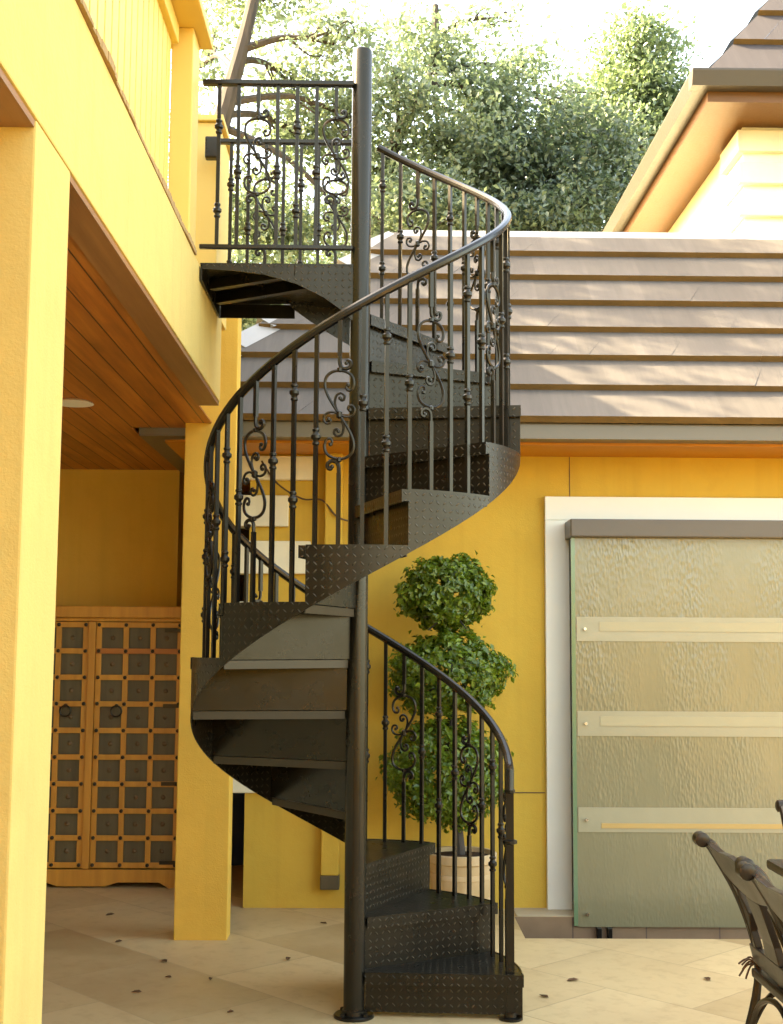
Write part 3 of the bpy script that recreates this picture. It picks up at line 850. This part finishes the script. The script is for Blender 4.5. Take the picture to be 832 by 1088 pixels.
def flat_rail(name, y, x0, x1, ztop, zbot, zlow, order, parent, first, step):
    r = empty(name, (0, 0, 0), 0, parent)
    mb = MB(); mb.box(x0, x1, y-.017, y+.017, ztop-.022, ztop); mb.build('top_rail', M['rail'], r, .004)
    if zbot: 
        mb = MB(); mb.box(x0, x1, y-.012, y+.012, zbot-.007, zbot+.012); mb.build('bottom_rail', M['rail'], r, .003)
    x = first; i = 0
    while x < x1 - .02:
        k = order[i % len(order)]; L = ztop-.022-zlow
        mb = MB()
        if k == 'scroll':
            zc = .56*L; bar(mb, 0, zc-.228); bar(mb, zc+.228, L); scroll(mb, zc)
        elif k == 'plain': bar(mb, 0, L)
        else:
            bar(mb, 0, L)
            for f in {'mid': (.46,), 'pair': (.22, .74)}[k]: knuckle(mb, f*L)
        o = mb.build('scroll_baluster' if k == 'scroll' else 'baluster', M['iron'], r, loc=(x, y, zlow)); x += step; i += 1
    return r
nr = flat_rail('landing_guard_rail', yn, lx0-.005, -.035, 4.04, 3.275, 3.28, ['pair', 'mid', 'scroll', 'mid'], land, -.715-PX, .0868)
fr2 = flat_rail('landing_guard_rail', yf-.02, -.80-PX, -.0, 4.032, None, LZ, ['pair', 'mid', 'scroll', 'mid'], land, -.735-PX, .0868)
mb = MB(); mb.box(-.865-PX, -.80-PX, yf-.045, yf+.005, 3.93, 4.04); mb.build('wall_bracket', M['iron'], fr2, .008)

# ------------------------------------------------------------------ leaves
def leaf_mesh(name, C, Nrm, size, mat, seed, aspect=.5, fold=.18, shade=None):
    """C centres (n,3), Nrm facing (n,3): one folded leaf of two faces each"""
    rng = np.random.default_rng(seed); n = len(C)
    Nrm = Nrm/np.linalg.norm(Nrm, axis=1, keepdims=True)
    a = rng.normal(size=(n, 3)); a -= Nrm*(a*Nrm).sum(1, keepdims=True); a /= np.linalg.norm(a, axis=1, keepdims=True)
    b = np.cross(Nrm, a); s = (size*rng.uniform(.65, 1.3, n))[:, None]
    A, B = a*s*.5, b*s*.5*aspect; U = Nrm*s*fold
    V = np.stack([C-A, C-A*.1+B+U, C+A-U*.3, C-A*.1-B+U], 1).reshape(-1, 3)
    i = np.arange(n)*4
    Fc = np.stack([i, i+1, i+2, i, i+2, i+3], 1).reshape(-1)
    me = bpy.data.meshes.new(name)
    me.vertices.add(n*4); me.vertices.foreach_set('co', V.astype(np.float32).ravel())
    me.loops.add(n*6); me.loops.foreach_set('vertex_index', Fc.astype(np.int32))
    me.polygons.add(n*2); me.polygons.foreach_set('loop_start', (np.arange(n*2)*3).astype(np.int32))
    uv = me.uv_layers.new(name='UVMap')
    k = rng.uniform(0, 1, n) if shade is None else shade
    uv.data.foreach_set('uv', np.repeat(np.stack([k, k], 1), 6, 0).astype(np.float32).ravel())
    me.materials.append(mat); me.update(calc_edges=True); me.validate()
    return me

# topiary in its pot
TXc, TYc = .388, 7.19
pot = MB(); pot.lathe([(.135, .001), (.150, .03), (.162, .14), (.166, .145), (.166, .165), (.170, .17), (.176, .26), (.181, .262), (.181, .285), (.178, .29), (.186, .34), (.196, .35), (.198, .392), (.190, .398), (.176, .395), (.172, .365)], 40)
po = pot.build('planter', M['terracotta'], None, loc=(TXc+.095, TYc, 0)); tag(po, 'ringed pale terracotta planter behind the lower stair treads', 'planter')
tp = thing('topiary_tree', 'topiary shrub clipped into three leafy balls growing in the terracotta planter', 'topiary', (TXc+.09, TYc, .36))
mb = MB(); mb.lathe([(.170, 0), (.168, .012), (.08, .022)], 28); mb.build('soil', M['soil'], tp)
mb = MB()
mb.tube(catmull([(0, 0, .0), (-.015, .01, .15), (-.045, 0, .30), (-.06, .01, .55), (-.05, 0, .85), (-.06, .0, 1.15), (-.08, 0, 1.4)], 6), [.030]*8 + [.026]*10 + [.02]*10 + [.014]*9, 8)
rb = np.random.default_rng(5)
for zc in (.62, 1.02, 1.42):
    for k in range(9):
        a = rb.uniform(0, 2*pi); e = rb.uniform(-.5, .7); L = rb.uniform(.16, .25)
        p0 = Vector((-.058, 0, zc-.08)); d = Vector((cos(a)*cos(e), sin(a)*cos(e), sin(e)))
        mb.tube([p0, p0+d*L*.5+Vector((0,0,.02)), p0+d*L], [.010, .007, .003], 5)
mb.build('trunk', M['bark'], tp)
for q, (bx, bz, rx, rz_) in enumerate(((-.085, .84-.36, .33, .30), (-.065, 1.385-.36, .335, .235), (-.085, 1.83-.36,   .268, .212))):
    rng = np.random.default_rng(40+q); n = 6200
    d = rng.normal(size=(n, 3)); d /= np.linalg.norm(d, axis=1, keepdims=True)
    lump = 1 + .10*np.sin(5*d[:, 0]+q) * np.cos(6*d[:, 2]+2*q) + .07*np.sin(9*d[:, 1]+q*3+4*d[:, 2]) + .05*np.sin(14*d[:,0]+11*d[:,2])
    rad = (rng.uniform(.35, 1.0, n)**.32)*lump
    keep = (np.sin(7*d[:, 0]+3*q)*np.sin(8*d[:, 2]+q)*np.cos(6*d[:, 1]) < .42) | (rad < .7)
    d, rad = d[keep], rad[keep]
    rad = rad*np.where(rng.random(len(rad)) < .05, rng.uniform(1.05, 1.2, len(rad)), 1)
    C = d*rad[:, None]*np.array([rx, rx*.95, rz_])
    nr_ = d + rng.normal(size=d.shape)*.55 + np.array([0, -.1, .35])
    sh = np.clip(rng.beta(1.2, 2.6, len(d)) + (rng.random(len(d)) < .06)*.6, 0, 1)
    me = leaf_mesh('foliage_ball', C, nr_, .038, M['leaf_top'], 70+q, .58, .16, sh)
    link_mesh('foliage_ball', me, tp, (bx, 0, bz))

# ------------------------------------------------------------------ trees behind the house
def tree(name, label, base, trunk, blobs, mat, seed, n_leaf, lsize, r0=.16, group='trees behind the house', density=1.0):
    """trunk: list of points above base; blobs: (centre, radii) crown masses fed by limbs from the trunk"""
    rng = np.random.default_rng(seed)
    t = thing(name, label, 'tree', base, 0, group)
    mb = MB(); T = catmull([(0, 0, 0)] + trunk, 6)
    mb.tube(T, [r0*(1-.72*i/(len(T)-1)) for i in range(len(T))], 9)
    Cs, Ns, Sh = [], [], []
    tot = sum(b[1][0]*b[1][1]*b[1][2] for b in blobs)
    for (c, rad) in blobs:
        c = np.array(c); rad = np.array(rad)
        j = min(range(len(T)), key=lambda i: (Vector(c)-T[i]).length + abs(i-len(T)*.6)*.05)
        p0 = T[j]; 
        k = max(3, int(5*density)); 
        ends = []
        hub = Vector(c) - Vector((0, 0, .25*rad[2]))
        L = catmull([p0, p0.lerp(hub, .5) + Vector((0, 0, .22*(hub-p0).length*.5)), hub], 5)
        mb.tube(L, [max(.012, r0*.26*(1-.7*i/(len(L)-1))) for i in range(len(L))], 6)
        ends += [np.array(L[-1]), np.array(L[-3]), np.array(L[len(L)//2])]
        for _ in range(k):
            d = rng.normal(size=3); d /= np.linalg.norm(d); e = Vector(c + d*rad*rng.uniform(.45, .8))
            st0 = L[rng.integers(len(L)//2, len(L))]
            mid = st0.lerp(e, .5) + Vector(rng.normal(size=3))*.15*rad.mean()
            P = catmull([st0, mid, e], 4); mb.tube(P, [max(.006, r0*.09*(1-.8*i/(len(P)-1))) for i in range(len(P))], 5)
            ends += [np.array(e), np.array(e), np.array(P[5]), np.array(P[6])]
            for _ in range(3):
                d2 = rng.normal(size=3); d2 /= np.linalg.norm(d2); e2 = Vector(np.array(e) + d2*rad*.3)
                mb.tube([e.lerp(mid, .4), e2], [r0*.04, .004], 4); ends.append(np.array(e2))
        n = int(n_leaf * rad.prod()/tot)
        m = max(10, int(n/34))                                   # leaf tufts, uneven through the mass
        d = rng.normal(size=(m, 3)); d /= np.linalg.norm(d, axis=1, keepdims=True)
        tc = c + d*rad*(rng.random(m)**.40)[:, None]*rng.uniform(.8, 1.15, m)[:, None]
        ne = len(ends); q = m//2
        tc[:q] = np.array(ends)[rng.integers(0, ne, q)] + rng.normal(size=(q, 3))*.13*rad
        per = rng.integers(14, 54, m); idx = np.repeat(np.arange(m), per)
        spread = rng.uniform(.10, .24, m)[idx][:, None]
        C = tc[idx] + rng.normal(size=(len(idx), 3))*spread*np.array([1.2, 1.2, .8])
        Cs.append(C); Ns.append(rng.normal(size=C.shape) + np.array([-.2, -.2, .55]))
        Sh.append(np.clip(rng.uniform(0, 1, m)[idx]*.6 + rng.uniform(0, .5, len(idx)), 0, 1))
    mb.build('trunk', M['bark'], t)
    me = leaf_mesh('crown', np.concatenate(Cs), np.concatenate(Ns), lsize, mat, seed+1, .55, .12, np.concatenate(Sh))
    link_mesh('crown', me, t)
    return t
def X(px, d): return (px-431.0)/1343*d
def Z(py, d): return 1.546 + (684-py)/1335*d
def blob(px, py, d, rx, rz, base, ry=None):
    return ((X(px, d)-base[0], d-base[1], Z(py, d)-base[2]), (rx/1343*d, ry or rx/1343*d, rz/1343*d))
D = 14.0
b = (X(235, D), D, 0)
tree('oak_tree', 'leaning oak with dark bare trunk rising behind the balcony landing rail', b,
     [(.05, 0, 3), (.15, 0, 4.6), (X(243, D)-b[0], 0, Z(190, D)), (X(262, D)-b[0], 0, Z(95, D)), (X(280, D)-b[0], 0, Z(20, D)), (X(300, D)-b[0], 0, Z(-80, D))],
     [blob(*a, b) for a in ((232, 40, 15.3, 26, 60), (330, 60, 14.8, 36, 40), (350, 130, 15.2, 50, 45), (225, 150, 15.6, 36, 45), (300, 220, 14.5, 70, 45), (380, 20, 14, 50, 26), (300, -30, 15, 60, 30), (260, 330, 14.5, 80, 60), (410, 230, 14.5, 50, 40), (400, 100, 14.8, 34, 46))],
     M['leaf_pale'], 11, 23000, .085, .20)
D = 15.5
b = (X(432, D), D, 0)
tree('oak_tree', 'airy pale oak with spreading limbs standing behind the top of the pole', b,
     [(0, 0, 3), (.05, 0, 5), (X(438, D)-b[0], 0, Z(190, D)), (X(452, D)-b[0], 0, Z(130, D)), (X(488, D)-b[0], 0, Z(60, D)), (X(492, D)-b[0], 0, Z(-20, D))],
     [blob(*a, b) for a in ((490, 30, 15.5, 50, 35), (450, 90, 15, 50, 45), (545, 75, 15.5, 50, 35), (600, 55, 15.8, 40, 20), (520, 140, 15.3, 60, 42), (430, 160, 15.6, 40, 50), (480, 220, 15.2, 70, 50), (560, -10, 15.5, 30, 18), (560, 120, 15.8, 50, 40), (640, 95, 16.2, 36, 26))],
     M['leaf_pale'], 23, 20000, .085, .16)
D = 16.5
b = (X(610, D), D, 0)
tree('oak_tree', 'dense dark green oak filling the view above the roof ridge', b,
     [(0, 0, 3), (.1, 0, 5), (X(605, D)-b[0], 0, Z(200, D)), (X(620, D)-b[0], 0, Z(110, D))],
     [blob(*a, b) for a in ((600, 150, 16, 60, 50), (655, 150, 16.4, 60, 55), (560, 190, 16, 65, 50), (640, 215, 16, 70, 50), (690, 200, 16.8, 60, 60), (590, 240, 15.6, 80, 45), (500, 245, 16.2, 80, 40), (440, 250, 16.8, 60, 40))],
     M['leaf_dark'], 37, 30000, .09, .22)
D = 21.0
b = (X(712, D), D, 0)
tree('oak_tree', 'tall slim oak showing beside the upper roof corner', b,
     [(0, 0, 4), (.1, 0, 7), (X(715, D)-b[0], 0, Z(130, D)), (X(718, D)-b[0], 0, Z(20, D))],
     [blob(*a, b) for a in ((715, 25, 21, 45, 35), (705, 75, 21, 45, 40), (735, 60, 21, 35, 40), (700, 130, 21, 50, 45), (745, 120, 21.5, 50, 50), (660, 120, 21.5, 45, 40))],
     M['leaf_oak'], 53, 17000, .11, .2)
D = 22.0
b = (X(330, D), D, 0)
tree('oak_tree', 'broad rounded oak far behind, seen through the landing balusters', b,
     [(0, 0, 3), (0, 0, 6), (.3, 0, Z(240, D))],
     [blob(*a, b) for a in ((260, 300, 22, 80, 70), (350, 280, 22, 80, 70), (300, 370, 21, 90, 60), (430, 290, 22.5, 80, 60), (200, 260, 22, 70, 80))],
     M['leaf_oak'], 61, 13000, .12, .22)

tree('oak_tree', 'oak beyond the balcony building at the far left, its crown above that roof', (-5.6, 10.6, 0),
     [(0, 0, 3), (.1, 0, 5.5), (.5, -.5, 7.4), (.9, -.9, 8.6)],
     [((1.0, -1.6, 7.9), (1.0, .7, .55)), ((1.9, -1.2, 8.7), (.9, .8, .5)), ((.2, -1.0, 9.3), (.9, .8, .6)), ((2.3, -1.7, 8.0), (.8, .5, .35))],
     M['leaf_oak'], 77, 2700, .11, .13)

# ------------------------------------------------------------------ patio furniture
def chair(label):
    c = thing('patio_chair', label, 'chair', (0, 0, 0), 0, 'cast metal chairs round the patio table')
    # local: faces +x, back along y at x=0, width .53
    W = .265
    def leanx(z): return .09 - .20*max(0, (z-.46))/.45 if z > .46 else .09
    for s in (-1, 1):
        mb = MB()
        P = catmull([(-.02, s*W, 0), (.045, s*W, .22), (.088, s*W, .46), (.035, s*W, .68), (-.045, s*W, .84), (-.085, s*W, .885)], 5)
        mb.tube(P, [.016 + .004*sin(i*.4) for i in range(len(P))], 8)
        mb.build('back_leg', M['bronze'], c)
        mb = MB(); mb.tube([(-.105, s*W*1.0-.022*s, .893), (-.09, s*W, .893)], .001, 4)
        mb = MB(); mb.tube([(-.10, s*(W+.022), .888), (-.10, s*(W+.016), .888), (-.10, s*(W-.03), .888), (-.10, s*(W-.034), .888)], [.016, .025, .025, .016], 14)
        mb.build('scroll_knob', M['bronze'], c)
        mb = MB(); P = catmull([(.53, s*(W-.01), 0), (.49, s*(W-.01), .2), (.50, s*(W-.01), .45)], 5); mb.tube(P, .017, 8); mb.build('front_leg', M['bronze'], c)
        mb = MB(); mb.tube(catmull([(.055, s*W, .25), (.13, s*W, .37), (.28, s*W, .415), (.42, s*W, .37), (.495, s*(W-.01), .25)], 5), .010, 6); mb.build('brace', M['bronze'], c)
    mb = MB()
    mb.tube(catmull([(.055, -W, .25), (.06, -W*.6, .37), (.065, 0, .415), (.06, W*.6, .37), (.055, W, .25)], 5), .010, 6); mb.build('brace', M['bronze'], c)
    def slab(name, pts, t=.026):
        """pts: (y, z) outline on the leaning back"""
        mb = MB()
        A = []; B = []
        for y, z in pts:
            x = np.interp(z, [.46, .68, .84, .90], [.088, .035, -.045, -.09])
            A.append((x-t/2, y, z)); B.append((x+t/2, y, z))
        n = len(pts); mb.poly(A); mb.poly(B[::-1])
        for i in range(n):
            j = (i+1) % n; mb.poly([A[i], A[j], B[j], B[i]])
        mb.build(name, M['bronze'], c, .004)
    slab('top_rail', [(-W, .885), (-W*.5, .865), (0, .875), (W*.5, .865), (W, .885), (W-.01, .78), (W*.72, .755), (W*.4, .74), (0, .73), (-W*.4, .74), (-W*.72, .755), (-W+.01, .78)])
    slab('splat', [(-.075, .735), (.075, .735), (.062, .60), (.072, .545), (-.072, .545), (-.062, .60)])
    for s in (-1, 1):
        slab('side_slat', [(s*.205, .752), (s*.165, .742), (s*.150, .66), (s*.185, .60), (s*.175, .545), (s*.205, .545), (s*.225, .61), (s*.19, .67)])
    slab('lower_rail', [(-W+.01, .545), (W-.01, .545), (W-.01, .485), (0, .47), (-W+.01, .485)])
    mb = MB(); mb.prism([(.06, -W+.01), (.52, -W), (.55, -W*.5), (.555, 0), (.55, W*.5), (.52, W), (.06, W-.01)], 'z', .435, .465); mb.build('seat', M['bronze'], c, .008)
    for s in (-1, 1):
        mb = MB(); rngk = random.Random(3+s)
        for k in range(6):
            a = k*1.05; p = Vector((.09, s*(W+.012), .47)); q = p + Vector((-.03+.012*cos(a)-.02, .022*sin(a)*1.0+s*.01, .03*cos(a*1.7)-.02))
            mb.tube(catmull([p, (p+q)/2+Vector((0, s*.012, .014)), q], 3), .0035, 5)
        mb.build('cushion_tie', M['dry_leaf'], c)
    return c
c1 = chair('bronze cast patio chair farther from camera along the table side, back toward stairs')
c1.location = (1.215, 4.14, 0)
c2 = copy_tree(c1); c2['label'] = 'nearest bronze patio chair, cut by the right edge of the photo'; c2.location = (1.19, 3.53, 0)
c3 = copy_tree(c1); c3['label'] = 'bronze patio chair at the far end of the table, only a knob showing'; c3.location = (1.945, 5.20, 0); c3.rotation_euler = (0, 0, R(-90))
tb = thing('patio_table', 'dark bronze patio table with thick edge at the right, chairs pulled round it', 'table', (2.1, 4.0, 0))
mb = MB(); mb.box(-.62, .62, -.95, .88, .708, .745); mb.build('tabletop', M['bronze'], tb, .014)
mb = MB(); mb.box(-.54, .54, -.87, .80, .65, .707); mb.build('apron', M['bronze'], tb, .004)
for sx in (-.48, .48):
    for sy in (-.80, .73):
        mb = MB(); mb.tube(catmull([(sx, sy, 0), (sx*.95, sy, .2), (sx*1.0, sy, .45), (sx, sy, .66)], 5), [.026]*4+[.03]*6+[.034]*6, 10); mb.build('leg', M['bronze'], tb)

# dry leaves blown onto the paving
base = None
spots = [(-1.32, 6.75), (-1.02, 6.35), (-.75, 6.02), (-1.05, 5.80), (-.42, 6.4), (-.28, 7.2), (.75, 5.75), (.92, 6.02), (1.55, 6.05), (-.6, 5.5), (-.95, 6.05), (-1.5, 7.4)]
for i, (x, y) in enumerate(spots):
    mb = MB(); s = random.uniform(.018, .034); c = random.uniform(.3, .7)
    L = [(-s, 0, .004), (-s*.4, s*.42, .010), (s*.4, s*.38, .012), (s, 0, .006), (s*.4, -s*.4, .008), (-s*.4, -s*.42, .011)]
    mid0, mid1 = (-s*.4, 0, .003), (s*.4, 0, .003)
    mb.poly([L[0], mid0, L[1]]); mb.poly([mid0, mid1, L[2], L[1]]); mb.poly([mid1, L[3], L[2]])
    mb.poly([L[0], L[5], mid0]); mb.poly([mid0, L[5], L[4], mid1]); mb.poly([mid1, L[4], L[3]])
    o = mb.build('fallen_leaf', M['dry_leaf'], None, loc=(x, y, 0), rz=random.uniform(0, 6.28))
    tag(o, 'small dry brown leaf lying on the pale stone paving', 'leaf', 'dry leaves scattered on the paving')
